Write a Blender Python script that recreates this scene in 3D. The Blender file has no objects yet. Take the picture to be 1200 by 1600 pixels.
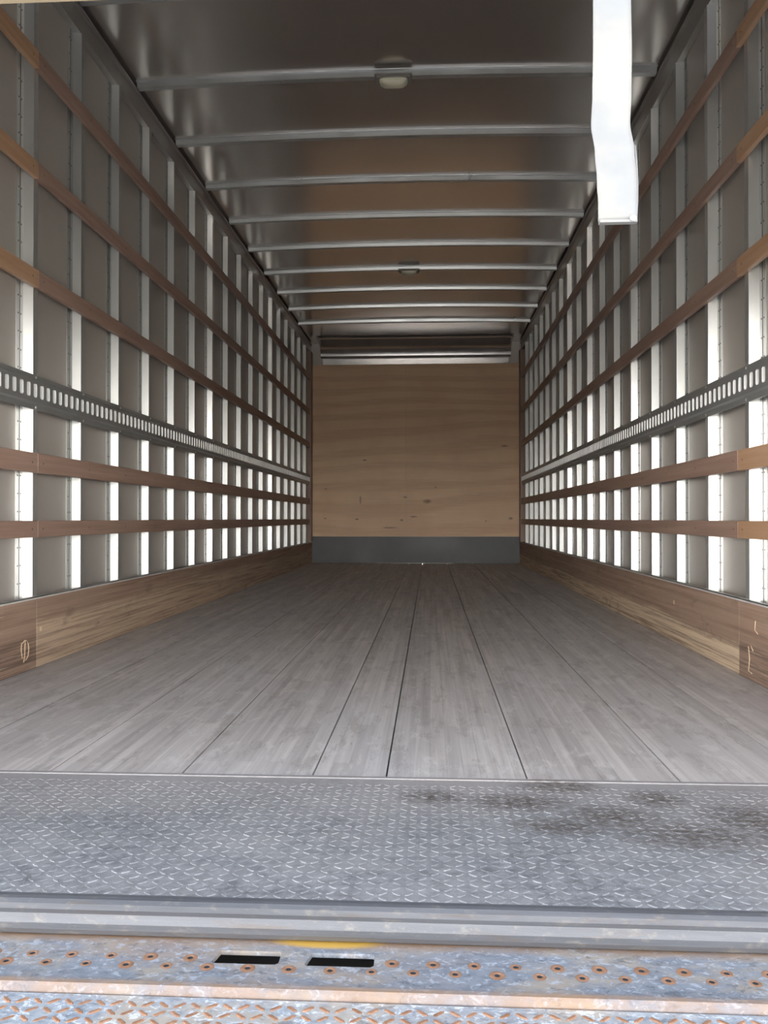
import bpy, bmesh, math, random
from mathutils import Vector, geometry
random.seed(7)
sc = bpy.context.scene
COL = sc.collection
R = math.radians

# ------------------------------------------------------------------ camera
F = 1300.0
cd = bpy.data.cameras.new('camera'); cam = bpy.data.objects.new('camera', cd); COL.objects.link(cam)
cd.sensor_fit = 'AUTO'; cd.sensor_width = 36.0; cd.lens = F / 1600 * 36
cd.clip_start = 0.02; cd.clip_end = 400
cam.location = (0.175, 0.0, 0.53)
cam.rotation_euler = (math.pi / 2 + math.atan(10 / F), 0, math.atan(72 / F))
sc.camera = cam

# ------------------------------------------------------------------ world, sun, exposure
SKY_STRENGTH = 1.0
SUN_STRENGTH = 7.5
SUN_AZ, SUN_EL = 18, 50          # degrees to the right of the truck's long axis, height
EXPOSURE = 2.4
w = bpy.data.worlds.new('sky'); sc.world = w; w.use_nodes = True
nt = w.node_tree; nt.nodes.clear()
tc = nt.nodes.new('ShaderNodeTexCoord'); sx = nt.nodes.new('ShaderNodeSeparateXYZ')
rp = nt.nodes.new('ShaderNodeValToRGB'); bg = nt.nodes.new('ShaderNodeBackground'); wo = nt.nodes.new('ShaderNodeOutputWorld')
nt.links.new(tc.outputs['Generated'], sx.inputs[0]); nt.links.new(sx.outputs['Z'], rp.inputs[0])
el = rp.color_ramp.elements
el[0].position = 0.0; el[0].color = (3.5, 3.36, 3.18, 1)
el[1].position = 1.0; el[1].color = (0.34, 0.40, 0.5, 1)
for p_, c_ in ((.09, (3.2, 3.1, 2.98)), (.18, (1.0, 1.0, 1.0)), (.5, (.5, .54, .6))):
    e = el.new(p_); e.color = (*c_, 1)
# sky made a little brighter on the left, to light the right wall
sm = nt.nodes.new('ShaderNodeMapRange'); sm.inputs[1].default_value = -1; sm.inputs[2].default_value = 1; sm.inputs[3].default_value = 1.25; sm.inputs[4].default_value = .75
nt.links.new(sx.outputs['X'], sm.inputs[0])
mu = nt.nodes.new('ShaderNodeVectorMath'); mu.operation = 'SCALE'; nt.links.new(rp.outputs[0], mu.inputs[0]); nt.links.new(sm.outputs[0], mu.inputs['Scale'])
nt.links.new(mu.outputs[0], bg.inputs[0]); bg.inputs[1].default_value = SKY_STRENGTH
nt.links.new(bg.outputs[0], wo.inputs[0])
sl = bpy.data.lights.new('sun', 'SUN'); sl.energy = SUN_STRENGTH; sl.angle = R(0.6); sl.color = (1, 0.95, 0.88)
so = bpy.data.objects.new('sun', sl); COL.objects.link(so); so.location = (6, 4, 8)
sd = Vector((math.sin(R(SUN_AZ)) * math.cos(R(SUN_EL)), math.cos(R(SUN_AZ)) * math.cos(R(SUN_EL)), math.sin(R(SUN_EL))))
so.rotation_euler = sd.to_track_quat('Z', 'Y').to_euler()
vs = sc.view_settings
vs.view_transform = 'Standard'; vs.look = 'None'; vs.gamma = 1; vs.use_curve_mapping = False; vs.exposure = EXPOSURE

# ------------------------------------------------------------------ materials
class NT:
    def __init__(s, name):
        s.m = bpy.data.materials.new(name); s.m.use_nodes = True
        s.t = s.m.node_tree; s.b = s.t.nodes['Principled BSDF']; s.pos = None
    def n(s, k, **kw):
        o = s.t.nodes.new(k)
        for a, v in kw.items(): setattr(o, a, v)
        return o
    def l(s, a, b): s.t.links.new(a, b)
    def P(s):
        if not s.pos: s.pos = s.n('ShaderNodeNewGeometry').outputs['Position']
        return s.pos
    def mapped(s, scale, loc=(0, 0, 0), rot=(0, 0, 0)):
        m = s.n('ShaderNodeMapping'); m.inputs['Scale'].default_value = scale; m.inputs['Location'].default_value = loc
        m.inputs['Rotation'].default_value = rot
        s.l(s.P(), m.inputs[0]); return m.outputs[0]
    def noise(s, scale, detail=4, rough=.6, vec=None, dist=0.0):
        o = s.n('ShaderNodeTexNoise'); o.inputs['Scale'].default_value = 1; o.inputs['Detail'].default_value = detail
        o.inputs['Roughness'].default_value = rough; o.inputs['Distortion'].default_value = dist
        if isinstance(scale, (int, float)): scale = (scale,) * 3
        s.l(vec or s.mapped(scale), o.inputs['Vector']); return o.outputs['Fac']
    def ramp(s, fac, stops):
        o = s.n('ShaderNodeValToRGB'); c = o.color_ramp.elements
        for i, (p, v) in enumerate(stops):
            q = c[i] if i < 2 else c.new(p)
            q.position = p
            q.color = (v, v, v, 1) if isinstance(v, (int, float)) else (*v, 1)
        s.l(fac, o.inputs[0]); return o.outputs[0]
    def mix(s, fac, a, b, mode='MIX'):
        o = s.n('ShaderNodeMix', data_type='RGBA', blend_type=mode)
        for i, v in ((0, fac), (6, a), (7, b)):
            if isinstance(v, (int, float)): o.inputs[i].default_value = v
            elif isinstance(v, tuple): o.inputs[i].default_value = (*v, 1)
            else: s.l(v, o.inputs[i])
        return o.outputs[2]
    def math(s, op, a, b=0.0):
        o = s.n('ShaderNodeMath', operation=op)
        for i, v in ((0, a), (1, b)):
            if isinstance(v, (int, float)): o.inputs[i].default_value = v
            else: s.l(v, o.inputs[i])
        return o.outputs[0]
    def spot(s, c, rx, ry, axes=(0, 1)):
        """1 inside an ellipse round point c on two world axes, fading to 0"""
        sp = s.n('ShaderNodeSeparateXYZ'); s.l(s.P(), sp.inputs[0])
        dx = s.math('DIVIDE', s.math('SUBTRACT', sp.outputs[axes[0]], c[0]), rx)
        dy = s.math('DIVIDE', s.math('SUBTRACT', sp.outputs[axes[1]], c[1]), ry)
        d = s.math('ADD', s.math('MULTIPLY', dx, dx), s.math('MULTIPLY', dy, dy))
        o = s.math('SUBTRACT', 1.0, d); o.node.use_clamp = True; return o
    def set(s, color=None, metal=None, rough=None, bump=None, bstr=.3, bdist=.002, spec=None):
        for k, v in (('Base Color', color), ('Metallic', metal), ('Roughness', rough), ('Specular IOR Level', spec)):
            if v is None: continue
            if isinstance(v, (int, float)): s.b.inputs[k].default_value = v
            elif isinstance(v, tuple): s.b.inputs[k].default_value = (*v, 1)
            else: s.l(v, s.b.inputs[k])
        if bump is not None:
            o = s.n('ShaderNodeBump'); o.inputs['Strength'].default_value = bstr; o.inputs['Distance'].default_value = bdist
            s.l(bump, o.inputs['Height']); s.l(o.outputs[0], s.b.inputs['Normal'])
        return s.m

M = {}
def metal(name, c, r, m=.9, var=.12, sc_=(6, 6, 1.2), bump=.05):
    t = NT(name); n = t.noise(sc_, 5)
    col = t.mix(t.ramp(n, [(.3, 0.0), (.7, 1.0)]), tuple(v * (1 - var) for v in c), tuple(min(1, v * (1 + var)) for v in c))
    M[name] = t.set(col, m, t.ramp(n, [(.3, r * .85), (.7, r * 1.2)]), n, bump, .004)
metal('panel', (.47, .44, .405), .36, .35, .06, (1.5, 1.5, .6), .03)
metal('post', (.50, .51, .50), .42, .8, .08)
metal('post_bright', (.78, .79, .78), .36, .85, .05)
metal('roof', (.72, .69, .66), .20, .93, .05, (1, 1, 1), .04)
metal('bow', (.62, .64, .65), .32, .8, .06)
metal('rail_metal', (.50, .49, .47), .42, .8, .07)
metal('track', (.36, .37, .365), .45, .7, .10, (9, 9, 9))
metal('track_slot_lit', (.62, .63, .62), .45, .5, .04, (9, 9, 9))  # lighter copy of the track metal, for the lit slot walls
metal('front_metal', (.55, .54, .54), .22, .9, .05)
metal('dark_steel', (.085, .087, .09), .5, .3, .2, (3, 3, 3))
metal('trim_metal', (.70, .69, .66), .5, .3, .1, (12, 12, 12))
metal('shell', (.26, .26, .255), .55, .1, .06)
t = NT('rivet'); M['rivet'] = t.set((.10, .095, .09), .6, .5)
t = NT('hole_shade'); M['hole_shade'] = t.set((.075, .075, .08), 0, .8)  # dark colour standing in for shade inside the bumper holes
t = NT('lens'); M['lens'] = t.set((.62, .60, .46), 0, .3)
t = NT('fixture_grey'); M['fixture_grey'] = t.set((.25, .24, .22), .2, .5)

# dark varnished wall slats
def slat_wood(name, a, b, worn):
    t = NT(name)
    n1 = t.noise((40, 1.6, 45), 6, .6); n2 = t.noise((2, .8, 6), 4)
    c = t.mix(t.ramp(n1, [(.3, 0.0), (.7, 1.0)]), a, b)
    c = t.mix(t.ramp(n2, [(.55, 0.0), (.75, .5)]), c, worn)
    M[name] = t.set(c, 0, .5, n1, .2, .002)
slat_wood('slat', (.26, .165, .13), (.37, .25, .195), (.44, .33, .26))
slat_wood('slat_end', (.38, .22, .125), (.47, .30, .19), (.52, .36, .25))

# scuffed kick boards: raw wood where worn (low), darker varnish above
def kick(name, low_z, worn_amt, near=False):
    t = NT(name)
    sp = t.n('ShaderNodeSeparateXYZ'); t.l(t.P(), sp.inputs[0]); z = sp.outputs['Z']
    grain = t.noise((25, .9, 70), 8, .65); big = t.noise((2.5, 1.1, 9), 5); fine = t.noise((20, 1.3, 120), 6, .75)
    c = t.mix(t.ramp(grain, [(.35, 0.0), (.65, 1.0)]), (.20, .125, .09), (.40, .27, .20))
    c = t.mix(t.ramp(big, [(.42, 0.0), (.62, .55)]), c, (.35, .25, .185))
    mask = t.ramp(t.math('ADD', z, t.math('MULTIPLY', t.math('SUBTRACT', big, .5), .10)), [(low_z - .012, 1.0), (low_z + .012, 0.0)])
    streak = t.ramp(fine, [(.40, 0.0), (.56, 1.0)])
    raw = t.mix(streak, (.24, .16, .11), (.66, .52, .37)) if not near else t.mix(streak, (.10, .065, .05), (.30, .205, .15))
    c = t.mix(t.math('MULTIPLY', mask, worn_amt), c, raw)
    sc1 = t.ramp(t.noise((30, 2.2, 160), 6, .75), [(.60, 0.0), (.66, .8)])
    c = t.mix(sc1, c, (.62, .50, .39))
    c = t.mix(t.ramp(t.noise((12, 5, 14), 7, .7), [(.32, .5), (.42, 0.0)]), c, (.15, .10, .075))
    M[name] = t.set(c, 0, .62, grain, .4, .003)
kick('kick_left', .165, .6); kick('kick_right', .105, .95); kick('kick_near', .115, .9, True)

# laminated weathered floor
t = NT('floor_wood')
sp = t.n('ShaderNodeSeparateXYZ'); t.l(t.P(), sp.inputs[0])
g1 = t.noise((60, 1.2, 1), 8, .62); g2 = t.noise((2.2, .8, 1), 5); g3 = t.noise((150, 6, 1), 6, .7)
strip = t.n('ShaderNodeTexBrick'); strip.inputs['Scale'].default_value = 1
strip.inputs['Brick Width'].default_value = .9; strip.inputs['Row Height'].default_value = .035
strip.inputs['Mortar Size'].default_value = .0006; strip.offset = .37
strip.inputs['Color1'].default_value = (.78, .76, .76, 1); strip.inputs['Color2'].default_value = (1.25, 1.23, 1.21, 1); strip.inputs['Mortar'].default_value = (.6, .6, .6, 1)
t.l(t.mapped((1, 1, 1), rot=(0, 0, math.pi / 2)), strip.inputs['Vector'])
c = t.mix(t.ramp(g1, [(.3, 0.0), (.7, 1.0)]), (.40, .375, .37), (.64, .61, .60))
c = t.mix(.6, c, strip.outputs['Color'], 'MULTIPLY')
c = t.mix(t.ramp(g2, [(.42, 0.0), (.64, .5)]), c, (.53, .53, .54))
c = t.mix(t.ramp(g3, [(.66, 0.0), (.74, .55)]), c, (.80, .76, .71))
c = t.mix(t.ramp(t.noise((70, 9, 1), 7, .72), [(.30, .75), (.36, 0.0)]), c, (.07, .055, .05))
c = t.mix(t.ramp(t.noise((9, 2.4, 1), 8, .8), [(.30, .6), (.37, 0.0)]), c, (.13, .105, .1))
c = t.mix(t.ramp(t.noise((18, 7, 1), 8, .75, dist=.6), [(.54, 0.0), (.62, .45)]), c, (.72, .70, .68))
c = t.mix(t.ramp(t.noise((16, 4, 1), 8, .78), [(.40, .35), (.47, 0.0)]), c, (.22, .19, .18))
M['floor_wood'] = t.set(c, 0, t.ramp(g2, [(.3, .42), (.7, .6)]), t.mix(.5, g1, g3), .35, .004)
t = NT('gap'); M['gap'] = t.set((.03, .028, .026), 0, .9)

# plywood of the front wall
t = NT('plywood')
wv = t.n('ShaderNodeTexWave', wave_type='BANDS', bands_direction='Z'); wv.inputs['Scale'].default_value = 1
wv.inputs['Distortion'].default_value = 16; wv.inputs['Detail'].default_value = 2; wv.inputs['Detail Scale'].default_value = .6
t.l(t.mapped((.35, 1, 1.6)), wv.inputs['Vector'])
g = t.noise((3, 1, 60), 6)
c = t.mix(t.ramp(wv.outputs['Fac'], [(.3, 0.0), (.75, .9)]), (.80, .565, .365), (.70, .46, .285))
c = t.mix(t.ramp(g, [(.4, 0.0), (.7, .5)]), c, (.84, .66, .46))
c = t.mix(t.ramp(t.noise((1.6, 1, 1.3), 3), [(.45, 0.0), (.7, .45)]), c, (.66, .42, .29))
kn = None
for (kx, kz, r1, r2) in ((1.12, .53, .035, .018), (.83, .50, .012, .009), (-.02, .55, .05, .012), (-.16, .51, .024, .016), (-1.07, .53, .02, .010), (-.69, .52, .03, .012),
                         (-.12, .78, .03, .014), (.14, .73, .06, .03), (1.05, 1.38, .05, .014), (-1.06, .88, .022, .012), (-.6, 1.22, .03, .012), (.24, .9, .015, .012), (-.65, .75, .012, .06), (-.3, .42, .11, .012)):
    s_ = t.spot((kx, kz), r1, r2, (0, 2)); kn = s_ if kn is None else t.math('MAXIMUM', kn, s_)
c = t.mix(t.math('MULTIPLY', kn, t.math('MULTIPLY', t.noise((30, 1, 30), 4), 1.5)), c, (.20, .11, .06))
M['plywood'] = t.set(c, 0, .6, g, .1, .002)
t = NT('ply_edge'); M['ply_edge'] = t.set((.72, .55, .36), 0, .7)
t = NT('corner_wood'); M['corner_wood'] = t.set((.36, .27, .22), 0, .6)
t = NT('door_wood'); M['door_wood'] = t.set(t.mix(t.noise((30, 3, 30), 5), (.28, .22, .14), (.36, .30, .21)), 0, .6)

# inner grey tread plate
def soil(t, c, spots, col, amt):
    m = None
    for (x, y, a, b) in spots:
        s_ = t.spot((x, y), a, b); m = s_ if m is None else t.math('MAXIMUM', m, s_)
    n = t.noise((60, 90, 1), 6, .75)
    f = t.math('MULTIPLY', m, t.ramp(n, [(.40, 0.0), (.56, amt)]))
    return t.mix(f, c, col)
def tread(name, k):
    t = NT(name)
    a = t.noise((4, 5, 2), 6, .7); b = t.noise((40, 55, 40), 6, .75); d = t.noise((1.3, 1.7, 1), 3)
    c = t.mix(t.ramp(b, [(.35, 0.0), (.65, 1.0)]), tuple(v * k for v in (.12, .123, .132)), tuple(v * k for v in (.28, .285, .30)))
    c = t.mix(t.ramp(t.noise((85, 55, 1), 6, .8, dist=1.0), [(.56, 0.0), (.64, .55)]), c, (.42, .42, .43))
    c = t.mix(t.ramp(a, [(.42, 0.0), (.62, .6)]), c, tuple(v * k for v in (.31, .305, .31)))
    c = t.mix(t.ramp(d, [(.5, 0.0), (.7, .35)]), c, (.40, .33, .30))
    # dirt packed where the tread plate meets the boards
    sp = t.n('ShaderNodeSeparateXYZ'); t.l(t.P(), sp.inputs[0])
    edge = t.ramp(t.math('ADD', sp.outputs['Y'], t.math('MULTIPLY', t.math('SUBTRACT', a, .5), .25)), [(1.50, 0.0), (1.68, .7)])
    edge.node.color_ramp.elements[0].position = .0
    c = t.mix(t.math('MULTIPLY', t.math('SUBTRACT', sp.outputs['Y'], 1.35), 1.3).node.outputs[0] if False else t.ramp(t.math('SUBTRACT', sp.outputs['Y'], 1.0), [(.42, 0.0), (.68, .55)]), c, (.39, .365, .36))
    c = soil(t, c, ((.43, 1.665, .10, .05), (.34, 1.57, .12, .06), (.60, 1.60, .07, .06), (.50, 1.50, .11, .08), (.40, 1.45, .10, .05), (.62, 1.42, .16, .08), (.18, 1.59, .08, .05), (.75, 1.5, .12, .1), (.80, 1.17, .1, .05)), (.085, .07, .06), .95)
    M[name] = t.set(c, .1, t.ramp(b, [(.3, .55), (.7, .75)]), b, .5, .002, spec=.35)
tread('tread_plate', 1.0); tread('tread_lug', 1.12)
t = NT('sill_grey')
a = t.noise((1.2, 30, 30), 6, .7); b = t.noise((30, 60, 60), 6, .75)
c = t.mix(t.ramp(a, [(.3, 0.0), (.7, 1.0)]), (.075, .08, .092), (.15, .155, .17))
c = t.mix(t.ramp(b, [(.55, 0.0), (.7, .6)]), c, (.26, .235, .20))
c = t.mix(t.ramp(t.noise((5, 9, 80), 5, .8), [(.58, 0.0), (.66, .7)]), c, (.12, .10, .09))
M['sill_grey'] = t.set(c, .2, .5, b, .3, .002)
# worn galvanised strip with rust
def rusty(name, blue_a, blue_b, tan, rust, r_amt, edges=None, yellow=False):
    t = NT(name)
    a = t.noise((7, 14, 7), 6, .7); b = t.noise((50, 80, 50), 7, .75); d = t.noise((2.5, 6, 1), 4)
    c = t.mix(t.ramp(b, [(.3, 0.0), (.7, 1.0)]), blue_a, blue_b)
    c = t.mix(t.ramp(a, [(.48, 0.0), (.62, .8)]), c, tan)
    c = t.mix(t.ramp(d, [(.5, 0.0), (.66, r_amt)]), c, rust)
    fl = t.noise((75, 110, 75), 5, .7, dist=.8)
    c = t.mix(t.ramp(fl, [(.54, 0.0), (.60, .75)]), c, tuple(min(1, v * 1.5) for v in blue_b))
    c = t.mix(t.ramp(t.noise((38, 60, 38), 6, .75, dist=.5), [(.38, .6), (.45, 0.0)]), c, tuple(v * .6 for v in blue_a))
    if edges:
        sp = t.n('ShaderNodeSeparateXYZ'); t.l(t.P(), sp.inputs[0])
        for (y0, w_, amt) in edges:
            f = t.math('SUBTRACT', 1.0, t.math('DIVIDE', t.math('ABSOLUTE', t.math('SUBTRACT', sp.outputs['Y'], y0)), w_)); f.node.use_clamp = True
            f = t.math('MULTIPLY', f, t.ramp(t.noise((10, 25, 10), 5, .7), [(.35, amt * .3), (.55, amt)]))
            c = t.mix(f, c, (.33, .21, .13))
    if yellow:
        c = t.mix(t.math('MULTIPLY', t.spot((.035, 1.142), .085, .02), 1.6), c, (.62, .38, .08)); c.node.clamp_factor = True
    M[name] = t.set(c, .15, t.ramp(b, [(.3, .35), (.7, .6)]), b, .35, .0015)
rusty('bumper_metal', (.15, .175, .215), (.28, .305, .35), (.37, .32, .265), (.34, .235, .165), .45, ((1.14, .022, .9), (1.02, .02, .9)), True)
rusty('gate_metal', (.18, .22, .28), (.48, .52, .56), (.48, .41, .33), (.38, .26, .18), .25)
t = NT('rust'); b = t.noise((60, 60, 60), 5, .7)
M['rust'] = t.set(t.mix(t.ramp(b, [(.3, 0.0), (.7, 1.0)]), (.20, .095, .05), (.36, .20, .125)), 0, .8, b, .4, .002)
t = NT('strap_web'); n = t.noise((250, 1, 350), 2); n2 = t.noise((8, 8, 9), 4)
c = t.mix(t.ramp(n2, [(.4, 0.0), (.65, 1.0)]), (.145, .155, .165), (.185, .18, .17))
M['strap_web'] = t.set(c, 0, .6, n, .15, .0006)
t.b.inputs['Subsurface Weight'].default_value = 0.0
t = NT('bolt_zinc'); M['bolt_zinc'] = t.set((.75, .75, .72), .8, .35)
t = NT('concrete'); n = t.noise(.8, 8, .65)
M['concrete'] = t.set(t.mix(n, (.40, .385, .36), (.56, .54, .50)), 0, .9, n, .2, .01)

# ------------------------------------------------------------------ mesh helpers
class MB:
    def __init__(s, *mats): s.v = []; s.f = []; s.mi = []; s.mats = mats or ('panel',); s.sm = []
    def add(s, vs_, fs, mi=0, smooth=False):
        o = len(s.v); s.v += [tuple(v) for v in vs_]
        for f_ in fs: s.f.append([o + i for i in f_]); s.mi.append(mi); s.sm.append(smooth)
    def box(s, x0, x1, y0, y1, z0, z1, mi=0, bev=0.0):
        if bev <= 0:
            v = [(x0, y0, z0), (x1, y0, z0), (x1, y1, z0), (x0, y1, z0), (x0, y0, z1), (x1, y0, z1), (x1, y1, z1), (x0, y1, z1)]
            s.add(v, [(0, 3, 2, 1), (4, 5, 6, 7), (0, 1, 5, 4), (1, 2, 6, 5), (2, 3, 7, 6), (3, 0, 4, 7)], mi); return
        bm = bmesh.new(); bmesh.ops.create_cube(bm, size=1)
        for q in bm.verts: q.co = (x0 + (q.co.x + .5) * (x1 - x0), y0 + (q.co.y + .5) * (y1 - y0), z0 + (q.co.z + .5) * (z1 - z0))
        bmesh.ops.bevel(bm, geom=list(bm.edges), offset=bev, segments=2, profile=.6, affect='EDGES')
        bm.verts.index_update()
        s.add([q.co[:] for q in bm.verts], [[q.index for q in f_.verts] for f_ in bm.faces], mi); bm.free()
    def sweep(s, prof, axis, a, b, mi=0, closed=True, caps=True, smooth=False):
        """prof = 2D points on the two other axes (in x,y,z order) swept along axis from a to b"""
        def P(p, q):
            r_ = [p[0], p[1]]; r_.insert(axis, q); return tuple(r_)
        n = len(prof); v = [P(p, a) for p in prof] + [P(p, b) for p in prof]
        fs = [(i, (i + 1) % n, n + (i + 1) % n, n + i) for i in range(n if closed else n - 1)]
        s.add(v, fs, mi, smooth)
        if closed and caps: s.add(v, [tuple(range(n))[::-1], tuple(range(n, 2 * n))], mi)
    def dome(s, c, r, nrm, h, mi=0, seg=8, rings=2):
        nrm = Vector(nrm).normalized(); u = nrm.orthogonal().normalized(); w_ = nrm.cross(u); c = Vector(c)
        v = []; fs = []
        for j in range(rings):
            a = j / rings * math.pi / 2
            for i in range(seg):
                t_ = 2 * math.pi * i / seg
                v.append(c + (u * math.cos(t_) + w_ * math.sin(t_)) * r * math.cos(a) + nrm * h * math.sin(a))
        v.append(c + nrm * h)
        for j in range(rings - 1):
            for i in range(seg): fs.append((j * seg + i, j * seg + (i + 1) % seg, (j + 1) * seg + (i + 1) % seg, (j + 1) * seg + i))
        for i in range(seg): fs.append(((rings - 1) * seg + i, (rings - 1) * seg + (i + 1) % seg, rings * seg))
        s.add(v, fs, mi, True)
    def tube(s, pts, r, mi=0, seg=6):
        pts = [Vector(p) for p in pts]; v = []; fs = []
        for k, p in enumerate(pts):
            d = (pts[min(k + 1, len(pts) - 1)] - pts[max(k - 1, 0)]).normalized(); u = d.orthogonal().normalized(); w_ = d.cross(u)
            for i in range(seg):
                t_ = 2 * math.pi * i / seg; v.append(p + u * math.cos(t_) * r + w_ * math.sin(t_) * r)
        for k in range(len(pts) - 1):
            for i in range(seg): fs.append((k * seg + i, k * seg + (i + 1) % seg, (k + 1) * seg + (i + 1) % seg, (k + 1) * seg + i))
        fs.append(tuple(range(seg))[::-1]); fs.append(tuple(range(len(v) - seg, len(v)))); s.add(v, fs, mi, True)
    def build(s, name, parent=None, recalc=True, origin=None):
        me = bpy.data.meshes.new(name)
        xs = [min(p[i] for p in s.v) for i in range(3)]; xe = [max(p[i] for p in s.v) for i in range(3)]
        o = Vector(origin) if origin else Vector(((xs[0] + xe[0]) / 2, (xs[1] + xe[1]) / 2, xs[2]))
        if parent: o = Vector(parent.location)
        me.from_pydata([Vector(p) - o for p in s.v], [], s.f)
        for m_ in s.mats: me.materials.append(M[m_])
        me.polygons.foreach_set('material_index', s.mi); me.polygons.foreach_set('use_smooth', s.sm)
        if recalc:
            bm = bmesh.new(); bm.from_mesh(me); bmesh.ops.recalc_face_normals(bm, faces=bm.faces); bm.to_mesh(me); bm.free()
        ob = bpy.data.objects.new(name, me); COL.objects.link(ob)
        if parent: ob.parent = parent
        else: ob.location = o
        return ob
def tag(o, label=None, cat=None, group=None, kind=None):
    for k, v in (('label', label), ('category', cat), ('group', group), ('kind', kind)):
        if v: o[k] = v
    return o
def thing(name, loc, label, cat, group=None):
    o = bpy.data.objects.new(name, None); COL.objects.link(o); o.location = loc; o.empty_display_size = .05
    return tag(o, label, cat, group)
def struct(mb, name): return tag(mb.build(name), kind='structure')
ORD = ['first', 'second', 'third', 'fourth', 'fifth', 'sixth', 'seventh', 'eighth', 'ninth', 'tenth', 'eleventh', 'twelfth', 'thirteenth', 'fourteenth', 'fifteenth', 'sixteenth', 'seventeenth', 'eighteenth', 'nineteenth', 'twentieth']

# ------------------------------------------------------------------ dimensions (metres)
Y0, Y1 = 1.13, 9.85            # rear edge of the deck, front wall
W = 1.22                        # face of kick boards
WP = 1.270                      # wall panel plane
WC = 1.236                      # cap plane of the posts
ZR = 2.607                       # roof at the side walls
CROWN = .022
YS = 2.885                      # joint between rear and long wall lining
PITCH = .4066

# ------------------------------------------------------------------ setting
m = MB('concrete'); m.box(-60, 60, -60, 60, -1.25, -1.15); struct(m, 'ground')
def sheet(y0, y1, mi_, m, x=WP):
    pass
for s, nm in ((-1, 'left'), (1, 'right')):
    m = MB('panel', 'shell')
    a, b = sorted((s * WP, s * (WP + .03)))
    m.box(a, b, Y0, Y1 + .05, 0, 2.66)
    struct(m, 'wall_' + nm)
    # smooth plate running above the posts, and a small lip under the roof
    m = MB('rail_metal')
    x0, x1 = sorted((s * WP, s * (WC + .004))); m.box(x0, x1, Y0, 9.80, 2.50, 2.585, 0, .002)
    x0, x1 = sorted((s * WP, s * (WC - .012))); m.box(x0, x1, Y0, 9.80, 2.578, 2.588, 0)
    struct(m, 'trim_1' if s < 0 else 'trim_2')
m = MB('panel'); m.box(-WP, WP, Y1, Y1 + .04, 0, 2.66); struct(m, 'wall_front')
# roof sheet with a slight crown
def roof_z(x): return ZR + CROWN * (1 - (x / WP) ** 2)
m = MB('roof'); N = 24
pr = [(-WP + 2 * WP * i / N) for i in range(N + 1)]
m.sweep([(x, roof_z(x)) for x in pr] + [(x, roof_z(x) + .02) for x in reversed(pr)], 1, Y0, Y1 + .05, 0, True, True, False)
struct(m, 'ceiling')
# floor boards with real gaps
m = MB('floor_wood', 'gap')
seams = [-W - .03, -.905, -.62, -.34, -.067, .085, .372, .678, .95, W + .03]
for i in range(len(seams) - 1):
    m.box(seams[i] + .0018, seams[i + 1] - .0018, 1.705, Y1, -.03, 0, 0)
m.box(-W - .03, W + .03, 1.705, Y1, -.05, -.0301, 1)
struct(m, 'floor')

# ------------------------------------------------------------------ wall posts
def post(s, e, bright, label):
    m = MB('post_bright' if bright else 'post', 'rivet')
    p = s * (WP - .0015); q = s * WC
    prof = [(p, e - .058), (p, e - .0085), (q, e), (q, e + .034), (p, e + .0425), (p, e + .062)]
    prof += [(s * WP, e + .062), (s * WP, e - .058)]
    z0 = .001; m.sweep(prof, 2, z0, 2.50, 0)
    k = 0
    z = .30
    while z < 2.46:
        blocked = any(a - .01 < z < b + .01 for a, b in ((.463, .522), (.692, .762), (.918, 1.042), (1.352, 1.414), (1.74, 1.799), (2.135, 2.195)))
        if not blocked:
            m.dome((p - s * .0001, e - .044, z), .0036, (-s, 0, 0), .0018, 1, 6, 1)
            if k % 2 == 0 or bright: m.dome((p - s * .0001, e - .024, z), .0036, (-s, 0, 0), .0018, 1, 6, 1)
        z += .0635; k += 1
    # dark sheet joint beside the flange
    m.box(*sorted((p, p - s * .0012)), e - .0345, e - .0325, z0, 2.50, 1)
    o = m.build('upright_post'); tag(o, label, 'wall post', 'metal posts of the left wall' if s < 0 else 'metal posts of the right wall')
for s, nm, base, brs in ((-1, 'left', 2.884, (0, 6, 11)), (1, 'right', 2.832, (0, 1, 4, 7, 9))):
    for k in range(-2, 17):
        j = k + 2
        lab = '%s aluminum post %s the %s wall, counted from the open rear end' % ('bright riveted' if k in brs else 'dull riveted', ORD[j] + ' along', nm)
        post(s, base + k * PITCH, k in brs, lab)

# ------------------------------------------------------------------ wooden slats
HS = [(.463, .522, 'lowest'), (.692, .762, 'second lowest'), (1.352, 1.414, 'third lowest'), (1.740, 1.799, 'fourth lowest'), (2.135, 2.195, 'topmost')]
for s, nm in ((-1, 'left'), (1, 'right')):
    for z0, z1, w_ in HS:
        for (ya, yb, seg, mat) in ((Y0 + .12, YS - .001, 'short', 'slat_end'), (YS + .001, 9.60, 'long', 'slat')):
            a, b = sorted((s * WC, s * (WC - .019)))
            if z0 < 1 and s < 0: mat = 'slat' 
            m = MB(mat, 'rivet'); m.box(a, b, ya, yb, z0, z1, 0, .003)
            y = ya + .04 if seg == 'long' else yb - .04
            while (seg == 'long' and y < yb) or (seg == 'short' and y > ya):
                m.dome((s * (WC - .019), y, (z0 + z1) / 2), .004, (-s, 0, 0), .001, 1, 6, 1); y += PITCH if seg == 'long' else -PITCH
            o = m.build('wooden_slat')
            tag(o, '%s %s wooden slat on the %s wall, %s' % (w_, seg, nm, 'running from the joint to the front' if seg == 'long' else 'ending at the joint near the opening'), 'slat', '%s wooden slats on the %s wall' % (seg, nm))

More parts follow.
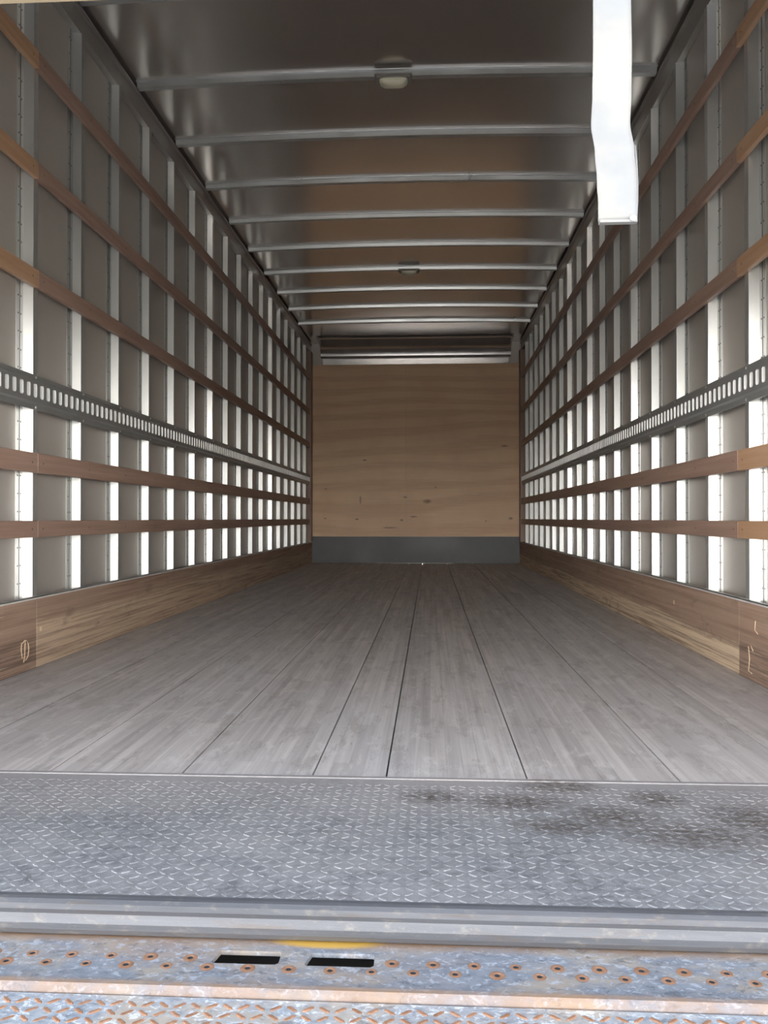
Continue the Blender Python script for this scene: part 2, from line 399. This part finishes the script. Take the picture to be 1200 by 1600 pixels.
# ------------------------------------------------------------------ slotted cargo track
for s, nm in ((-1, 'left'), (1, 'right')):
    m = MB('track', 'track_slot_lit', 'bolt_zinc')
    X = lambda d: s * (WC - d)
    ya, yb = Y0 + .12, 9.62
    t0, t1 = .918, 1.042; f0, f1 = .936, 1.026; c0, c1 = .942, 1.020
    def q(pts, mi=0): m.add(pts, [tuple(range(len(pts)))], mi)
    prof = [(t0, .0), (t0, .003), (f0, .003), (c0, .016), (c1, .016), (f1, .003), (t1, .003), (t1, .0)]
    for i in range(len(prof) - 1):
        if i == 3: continue
        (za, da), (zb, db) = prof[i], prof[i + 1]
        q([(X(da), ya, za), (X(da), yb, za), (X(db), yb, zb), (X(db), ya, zb)])
    q([(X(0), ya, t0), (X(0), ya, t1), (X(.0), yb, t1), (X(0), yb, t0)])
    for yy in (ya, yb): q([(X(d), yy, z) for z, d in prof])
    d = .016; sz0, sz1 = .958, 1.008; hw = .0135; pit = .0497
    n = int((yb - ya) / pit); yy = ya; xf = X(d); xb = X(.004)
    q([(xf, ya, c0), (xf, yb, c0), (xf, yb, sz0), (xf, ya, sz0)]); q([(xf, ya, sz1), (xf, yb, sz1), (xf, yb, c1), (xf, ya, c1)])
    for i in range(n):
        cy = ya + (i + .5) * (yb - ya) / n; L = cy - .5 * (yb - ya) / n; Rr = cy + .5 * (yb - ya) / n
        A, B = cy - hw, cy + hw
        q([(xf, L, sz0), (xf, A, sz0), (xf, A, sz1), (xf, L, sz1)]); q([(xf, B, sz0), (xf, Rr, sz0), (xf, Rr, sz1), (xf, B, sz1)])
        zc = sz1 - .006; zd = sz0 + .006
        # chamfered slot corners
        for (ye, dy) in ((A, .005), (B, -.005)):
            q([(xf, ye, sz1), (xf, ye + dy, sz1), (xf, ye, zc)]); q([(xf, ye, sz0), (xf, ye + dy, sz0), (xf, ye, zd)])
        q([(xb, A, sz0), (xb, B, sz0), (xb, B, sz1), (xb, A, sz1)], 0)
        q([(xf, A, sz0), (xb, A, sz0), (xb, A, sz1), (xf, A, sz1)], 0)
        q([(xf, B, sz0), (xb, B - .002, sz0), (xb, B - .002, sz1), (xf, B, sz1)], 1)  # wall towards the opening coloured lighter, as if lit
        q([(xf, A, sz0), (xf, B, sz0), (xb, B, sz0), (xb, A, sz0)], 0); q([(xf, A, sz1), (xf, B, sz1), (xb, B, sz1), (xb, A, sz1)], 0)
    base = 2.884 if s < 0 else 2.832
    for k in range(-3, 17):
        for zz in (.927, 1.034): m.dome((X(.003), base + .017 + k * PITCH, zz), .006, (-s, 0, 0), .003, 2, 8, 2)
    o = m.build('cargo_track', recalc=False)
    tag(o, 'slotted grey metal cargo track running along the %s wall' % nm, 'cargo track', 'slotted cargo tracks')

# ------------------------------------------------------------------ kick boards
for s, nm, zt in ((-1, 'left', .250), (1, 'right', .258)):
    for (ya, yb, seg) in ((Y0 + .08, YS - .001, 'short'), (YS + .001, 9.80, 'long')):
        t_ = thing('kick_board', (s * WP, (ya + yb) / 2, 0), '', 'kick board')
        mat = 'kick_near' if seg == 'short' else 'kick_' + nm
        m = MB(mat, 'ply_edge')
        a, b = sorted((s * (WC + .0) - s * .0005, s * W))
        if s > 0 and seg == 'long':      # worn hollow in the lower half of the right board
            m.sweep([(WC - .0005, .001), (W + .003, .001), (W + .004, .098), (W, .104), (W, zt), (WC - .0005, zt)], 1, ya, yb)
        else: m.box(a, b, ya, yb, .001, zt, 0, .002)
        xx = s * (W - .0005)
        if seg == 'long': m.dome((s * (W - .0003), ya + .03 if s < 0 else ya + .75, .135 if s < 0 else .17), .010, (-s, 0, 0), .002, 1, 8, 1)
        elif s < 0:
            m.tube([(xx, 2.80 + .026 * math.cos(a_), .075 + .035 * math.sin(a_)) for a_ in [2.3 - i * .42 for i in range(10)]], .0012, 1)
            m.tube([(xx, 2.775, .105), (xx, 2.772, .08), (xx, 2.780, .05)], .0012, 1); m.tube([(xx, 2.80, .108), (xx, 2.797, .06), (xx, 2.79, .035)], .0012, 1)
        else:
            m.tube([(xx, 2.74, .20), (xx, 2.745, .17), (xx, 2.72, .16)], .0012, 1); m.tube([(xx, 2.80, .11), (xx, 2.79, .07), (xx, 2.80, .03), (xx, 2.77, .025)], .0012, 1); m.tube([(xx, 2.78, .115), (xx, 2.76, .10)], .0012, 1)
        m.build('board', t_)
        m = MB('trim_metal')
        m.box(*sorted((s * (WC - .0005), s * (W - .002))), ya, yb, zt, zt + .003); m.box(*sorted((s * W, s * (W - .002))), ya, yb, zt - .006, zt + .003)
        tag(m.build('edge_trim', t_), 'thin metal edge trim')
        t_['label'] = ('long scuffed brown kick board along the bottom of the %s wall' if seg == 'long' else 'short scratched kick board piece at the near end of the %s wall') % nm if not (s > 0 and seg == 'long') else 'long kick board at the bottom of the right wall, raw wood below'
        t_['group'] = '%s kick boards' % seg

# ------------------------------------------------------------------ roof bows and lamps
BY = [3.90 + .6075 * k for k in range(-1, 9)]
BY[0] = 3.235
for k, y in enumerate(BY):
    m = MB('bow'); NN = 24; w_ = .022; h = .024
    xs = [-1.22 + 2.44 * i / NN for i in range(NN + 1)]
    # hat section
    for i in range(NN):
        a, b = xs[i], xs[i + 1]; za, zb = roof_z(a), roof_z(b)
        sec = [(-w_ - .016, -.0005), (-w_ - .016, -.002), (-w_, -.002), (-w_ + .005, -h), (w_ - .005, -h), (w_, -.002), (w_ + .016, -.002), (w_ + .016, -.0005)]
        v = [(a, y + c_, za + d_) for c_, d_ in sec] + [(b, y + c_, zb + d_) for c_, d_ in sec]; n = len(sec)
        m.add(v, [(j, (j + 1) % n, n + (j + 1) % n, n + j) for j in range(n)])
        if i == 0: m.add(v[:n], [tuple(range(n))])
        if i == NN - 1: m.add(v[n:], [tuple(range(n))])
    o = m.build('roof_bow')
    extra = {1: ', carrying the nearer dome lamp', 2: ', next behind the lamp bow'}.get(k, '')
    tag(o, 'metal roof bow, %s from the open rear%s' % (ORD[k], extra), 'roof bow', 'roof bows across the ceiling')
def lamp(x, y, label):
    zt = roof_z(x) - .024
    t_ = thing('dome_lamp', (x, y, zt - .03), label, 'lamp', 'small lamps on the roof bows')
    m = MB('fixture_grey'); m.box(x - .088, x + .088, y - .045, y + .045, zt - .008, zt, 0, .003); m.box(x - .078, x + .078, y - .04, y + .04, zt - .016, zt - .008, 0, .002); m.build('base', t_)
    m = MB('lens')
    pts = []; n = 10
    for j in range(4):
        a = j / 3 * R(80); r_ = .35 + .65 * math.cos(a); zz = zt - .016 - .026 * math.sin(a)
        for i in range(28):
            th = 2 * math.pi * i / 28; ex = .45
            cx = math.copysign(abs(math.cos(th)) ** ex, math.cos(th)); cy = math.copysign(abs(math.sin(th)) ** ex, math.sin(th))
            pts.append((x + .066 * r_ * cx, y + .036 * r_ * cy, zz))
    fs = [(j * 28 + i, j * 28 + (i + 1) % 28, (j + 1) * 28 + (i + 1) % 28, (j + 1) * 28 + i) for j in range(3) for i in range(28)] + [tuple(range(84, 112))]
    m.add(pts, fs, 0, True); tag(m.build('lens', t_), 'yellowed plastic lens')
lamp(0.004, BY[1], 'small rectangular dome lamp with yellowed lens on the nearer roof bow')
lamp(0.0, BY[6], 'small far dome lamp on a roof bow deep inside the truck')

# ------------------------------------------------------------------ front end
for (x0, x1, lab, nm) in ((-1.236, -.1065, 'plywood sheet on the left half of the front wall', 'left'), (-.1045, 1.236, 'plywood sheet on the right half of the front wall, screw heads in its left part', 'right')):
    t_ = thing('plywood_sheet', ((x0 + x1) / 2, 9.83, .316), lab, 'plywood', 'plywood sheets of the front wall')
    m = MB('plywood', 'ply_edge'); m.box(x0, x1, 9.828, 9.846, .316, 2.352, 0, .001); m.box(x0 + .001, x1 - .001, 9.8275, 9.829, .3165, .322, 1); m.build('board', t_)
    for (sx_, sz_) in (((-.108, .815),) if nm == 'left' else ((.305, .812), (.70, .815))):
        for dx in (-.016, .016) if nm == 'right' else (-.012,):
            m = MB('bolt_zinc'); m.dome((sx_ + dx, 9.828, sz_), .007, (0, -1, 0), .003, 0, 8, 2); m.build('screw', t_)
m = MB('dark_steel', 'rivet', 'trim_metal'); m.box(-1.236, 1.236, 9.834, 9.848, .0005, .314, 0, .002)
for x in (-.12, .30):
    for z in (.06, .10, .14, .18, .22): m.dome((x, 9.834, z), .006, (0, -1, 0), .003, 1, 8, 1)
m.box(-.45, .45, 9.80, 9.8335, .0005, .004, 2)
tag(m.build('steel_kick_plate'), 'dark steel kick plate below the plywood at the front wall', 'kick plate')
m = MB('front_metal'); m.box(-1.10, 1.10, 9.825, 9.849, 2.354, 2.424, 0, .003)
tag(m.build('header_strip'), 'narrow grey metal strip above the plywood front wall', 'metal strip')
# flat cover and rolled cove above the front wall
m = MB('roof')
m.box(-1.21, 1.21, 8.80, 9.40, roof_z(1.21) - .012, roof_z(1.21) - .006, 0, .001)
tag(m.build('ceiling_cover_panel'), 'dark smooth metal panel on the ceiling just ahead of the front wall', 'metal panel')
m = MB('front_metal'); prof = [(9.41, 2.585), (9.50, 2.583), (9.58, 2.578), (9.65, 2.568), (9.70, 2.556), (9.74, 2.540), (9.765, 2.522), (9.78, 2.502), (9.789, 2.480), (9.795, 2.456), (9.799, 2.432)]
m.sweep(prof + [(9.845, 2.432), (9.845, 2.586), (9.41, 2.586)], 0, -1.12, 1.12, 0, True, True, False)
o = m.build('cove_panel'); tag(o, 'curved polished metal cove above the plywood, catching a bright streak', 'metal cove')
for p_ in o.data.polygons: p_.use_smooth = len(p_.vertices) == 4
for s, nm in ((-1, 'left'), (1, 'right')):
    m = MB('corner_wood'); m.box(*sorted((s * WP, s * (W - .005))), 9.66, 9.80, .26, 2.49, 0, .003)
    tag(m.build('corner_board'), 'narrow brown corner board at the front end of the %s wall' % nm, 'corner board', 'front corner boards')
    m = MB('trim_metal'); m.box(*sorted((s * 1.2365, s * 1.2215)), 9.805, 9.826, .90, 1.06, 0, .002)  # pale plate for the bright sliver in this corner
    tag(m.build('corner_sliver'), 'small pale sliver in the %s front corner beside the plywood' % nm, 'bracket', 'pale corner slivers')

# ------------------------------------------------------------------ tread plate at the threshold
def lugs(m, x0, x1, y0, y1, pitch, L, w_, h, mi, z, topmi=None, skip=None):
    j = 0; y = y0
    while y < y1:
        i = 0; x = x0 + (0 if j % 2 == 0 else 0)
        while x < x1:
            sgn = 1 if (i + j) % 2 == 0 else -1
            if not (skip and skip(x, y)):
                a = R(40) * sgn; ca, sa = math.cos(a), math.sin(a); v = []
                shp = [(-1, 0), (-.6, .8), (.6, .8), (1, 0), (.6, -.8), (-.6, -.8)]
                hh = h * random.uniform(.25, .9)
                for (k_, zz) in ((1.0, 0), (.62, hh)):
                    for (px, py) in shp:
                        lx, ly = px * L / 2 * (k_ if zz == 0 else .82), py * w_ / 2 * k_
                        v.append((x + lx * ca - ly * sa, y + lx * sa + ly * ca, z + zz))
                m.add(v, [(q_, (q_ + 1) % 6, 6 + (q_ + 1) % 6, 6 + q_) for q_ in range(6)], mi, False)
                m.add(v[6:], [(0, 1, 2, 3, 4, 5)], mi if topmi is None else topmi)
            x += pitch; i += 1
        y += pitch * .92; j += 1
m = MB('tread_plate', 'tread_lug')
m.box(-W, W, Y0 + .008, 1.702, -.012, .0, 0)
lugs(m, -W + .015, W - .01, 1.160, 1.665, .0185, .0165, .0058, .0010, 1, 0.0)
m.box(-W, W, 1.692, 1.7035, 0, .0018, 0)
tag(m.build('tread_plate'), 'grey diamond tread plate at the truck threshold, brown stains on its right half', 'tread plate')
m = MB('sill_grey', 'trim_metal')
pr = [(Y0 + .02, -.052), (Y0 + .010, -.050), (Y0 + .002, -.040), (Y0 - .001, -.030), (Y0 + .002, -.018), (Y0 - .003, -.010), (Y0 - .003, -.002), (Y0 + .004, .0015), (Y0 + .012, .002), (Y0 + .03, -.001), (Y0 + .04, -.013), (Y0 + .04, -.052)]
m.sweep(pr, 0, -1.26, 1.26, 0)
tag(m.build('rear_sill'), 'scuffed grey rounded steel sill in front of the tread plate', 'sill')

# ------------------------------------------------------------------ perforated bumper strip
zb = -.052; by0, by1 = 1.022, Y0 + .014
outer = [Vector((-1.26, by0, 0)), Vector((1.26, by0, 0)), Vector((1.26, by1, 0)), Vector((-1.26, by1, 0))]
loops = [outer]; holes = []
slots = [(-.1125, -.0235, 1.080, 1.112), (.011, .1015, 1.080, 1.112)]
for (x0, x1, y0, y1) in slots:
    loops.append([Vector((x0, y0 + .003, 0)), Vector((x0 + .006, y1, 0)), Vector((x1 - .003, y1, 0)), Vector((x1, y1 - .003, 0)), Vector((x1, y0 + .004, 0)), Vector((x1 - .004, y0, 0)), Vector((x0 + .003, y0, 0))])
i = 0
x = -1.23
pts_h = []
while x < 1.24:
    pts_h.append((x, 1.0695)); pts_h.append((x + .0255, 1.0905)); x += .0535
off = -.3283 - min((p[0] for p in pts_h), key=lambda v: abs(v + .3283))
for (hx, hy) in pts_h:
    hx += off
    if hy > 1.08 and -.135 < hx < .12: continue
    r_ = .0038
    loops.append([Vector((hx + r_ * math.cos(-a * math.pi / 4), hy + r_ * math.sin(-a * math.pi / 4), 0)) for a in range(8)]); holes.append((hx, hy))
m = MB('bumper_metal', 'rust', 'hole_shade')
flat = [v for lp in loops for v in lp]
res = geometry.tessellate_polygon(loops)
m.add([(v.x, v.y, zb) for v in flat], [tuple(f_) for f_ in res], 0)
for lp in loops:
    n = len(lp)
    m.add([(v.x, v.y, zb) for v in lp] + [(v.x, v.y, zb - .006) for v in lp], [(a, (a + 1) % n, n + (a + 1) % n, n + a) for a in range(n)], 0 if n != 8 else 2)
m.box(-1.26, 1.26, by0 + .003, 1.24, zb - .07, zb - .065, 2); m.box(-1.26, 1.26, 1.235, 1.24, zb - .065, zb, 2)  # dark backing added below the slots as their shade
m.box(-1.26, 1.26, by0 - .001, by0 + .002, zb - .05, zb - .001, 0); 
for a in range(2):      # low rolled edge along the front of the strip
    m.sweep([(by0 - .008, zb - .012), (by0 - .008, zb + .001), (by0 - .004, zb + .004), (by0 + .004, zb + .004), (by0 + .008, zb + .0004), (by0 + .008, zb - .004)], 0, -1.26, 1.26, 1 if a == 9 else 0)
    break
for (hx, hy) in holes:
    n = 10; v = []; k_ = random.uniform(.9, 1.35)
    for (r_, zz) in ((.0039, .0001), (.0052, .0012), (.0078 * k_, .0002)):
        for a in range(n): v.append((hx + r_ * math.cos(a * 2 * math.pi / n), hy + r_ * math.sin(a * 2 * math.pi / n), zb + zz))
    m.add(v, [(q_ * n + a, q_ * n + (a + 1) % n, (q_ + 1) * n + (a + 1) % n, (q_ + 1) * n + a) for q_ in range(2) for a in range(n)], 1, True)
tag(m.build('bumper_step', recalc=False), 'rusty blue-grey bumper strip with a double row of holes and two dark slots', 'bumper')

# ------------------------------------------------------------------ lift gate platform
m = MB('gate_metal', 'rust')
gx0, gx1 = -1.2, 1.2; gy0, gy1 = -.75, by0 - .010
m.box(gx0, gx1, gy0, gy1, zb - .030, zb - .006, 0, .002)
lugs(m, gx0 + .02, gx1 - .02, .42, gy1 - .012, .0195, .0180, .0070, .0015, 1, zb - .006, 1)
tag(m.build('liftgate_platform'), 'worn rusty diamond plate lift gate platform in the foreground', 'lift gate')

# ------------------------------------------------------------------ rear frame, stored door and pull strap
m = MB('rail_metal')
for s, nm in ((-1, 'left'), (1, 'right')):
    m = MB('shell'); m.box(*sorted((s * 1.20, s * 1.31)), Y0 - .02, Y0 + .07, -.05, 2.66, 0, .004)
    struct(m, 'trim_3' if s < 0 else 'trim_4')
m = MB('shell'); m.box(-1.20, 1.20, Y0 - .02, Y0 + .07, 2.392, 2.66, 0, .004); struct(m, 'trim_5')
ZD = 1.270
t_ = thing('roll_up_door', (0, 1.165, ZD), 'half lowered roll-up door, its pale wooden bottom edge at the top left corner', 'door')
for i in range(3):
    z0 = ZD + .03 + i * .375; m = MB('shell'); m.box(-1.195, 1.195, 1.148, 1.160, z0, z0 + .372, 0, .002); m.build('panel', t_)
m = MB('door_wood'); m.box(-1.195, 1.195, 1.148, 1.160, ZD, ZD + .03, 0, .002); tag(m.build('bottom_rail', t_), 'pale wooden bottom rail')
for x in (-1.0, 0.0, 1.0):
    for i in range(3):
        m = MB('fixture_grey'); z0 = ZD + .03 + i * .375 - .03; m.box(x - .03, x + .03, 1.1605, 1.164, max(z0, ZD + .002), z0 + .07, 0, .001); m.build('hinge', t_)
t_ = thing('pull_strap', (.41, 1.08, .908), 'white webbing pull strap hanging from the roll-up door at upper right', 'strap')
m = MB('strap_web')
ctr = [(1.30, .410), (1.2, .4100), (1.135, .4085), (1.073, .4085), (1.04, .4080), (1.00, .4120), (.965, .4135), (.93, .4155), (.912, .4160)]
ydp = [1.140, 1.085, 1.076, 1.080, 1.086, 1.081, 1.076, 1.080, 1.083]
def interp(z):
    for i in range(len(ctr) - 1):
        (za, xa), (zb_, xb) = ctr[i], ctr[i + 1]
        if zb_ <= z <= za:
            k = (za - z) / (za - zb_); k = k * k * (3 - 2 * k); return xa + (xb - xa) * k, ydp[i] + (ydp[i + 1] - ydp[i]) * k
    return ctr[-1][1], ydp[-1]
nz, nx = 60, 8; v = []
for j in range(nz + 1):
    z = 1.30 - (1.30 - .912) * j / nz; cx, cy = interp(z); tw = .18 * math.sin(z * 5.3 + .4)
    for i in range(nx + 1):
        u = (i / nx - .5); hw_ = .0495 if z > .95 else .0485
        cup = .004 * (1 - (2 * u) ** 2) * math.sin(z * 7)
        v.append((cx + u * hw_ * math.cos(tw), cy + u * hw_ * math.sin(tw) + cup, z - (.002 * u if j == nz else 0)))
fs = [(j * (nx + 1) + i, j * (nx + 1) + i + 1, (j + 1) * (nx + 1) + i + 1, (j + 1) * (nx + 1) + i) for j in range(nz) for i in range(nx)]
m.add(v, fs, 0, True); o = m.build('webbing', t_, recalc=False)
sm_ = o.modifiers.new('thickness', 'SOLIDIFY'); sm_.thickness = .0016
m = MB('strap_web')      # folded hem and the doubled edge on the right
m.box(.3925, .4405, 1.0775, 1.0885, .9095, .9135, 0, .0012)
m.tube([(.4395, 1.083, .912), (.4400, 1.080, .935), (.4398, 1.078, .960), (.4392, 1.080, .985), (.4378, 1.083, 1.01)], .0016)
m.build('hem', t_)
m = MB('bolt_zinc'); m.dome((.4345, 1.076, .914), .0045, (0, -1, 0), .003, 0, 10, 3); m.build('stud', t_)
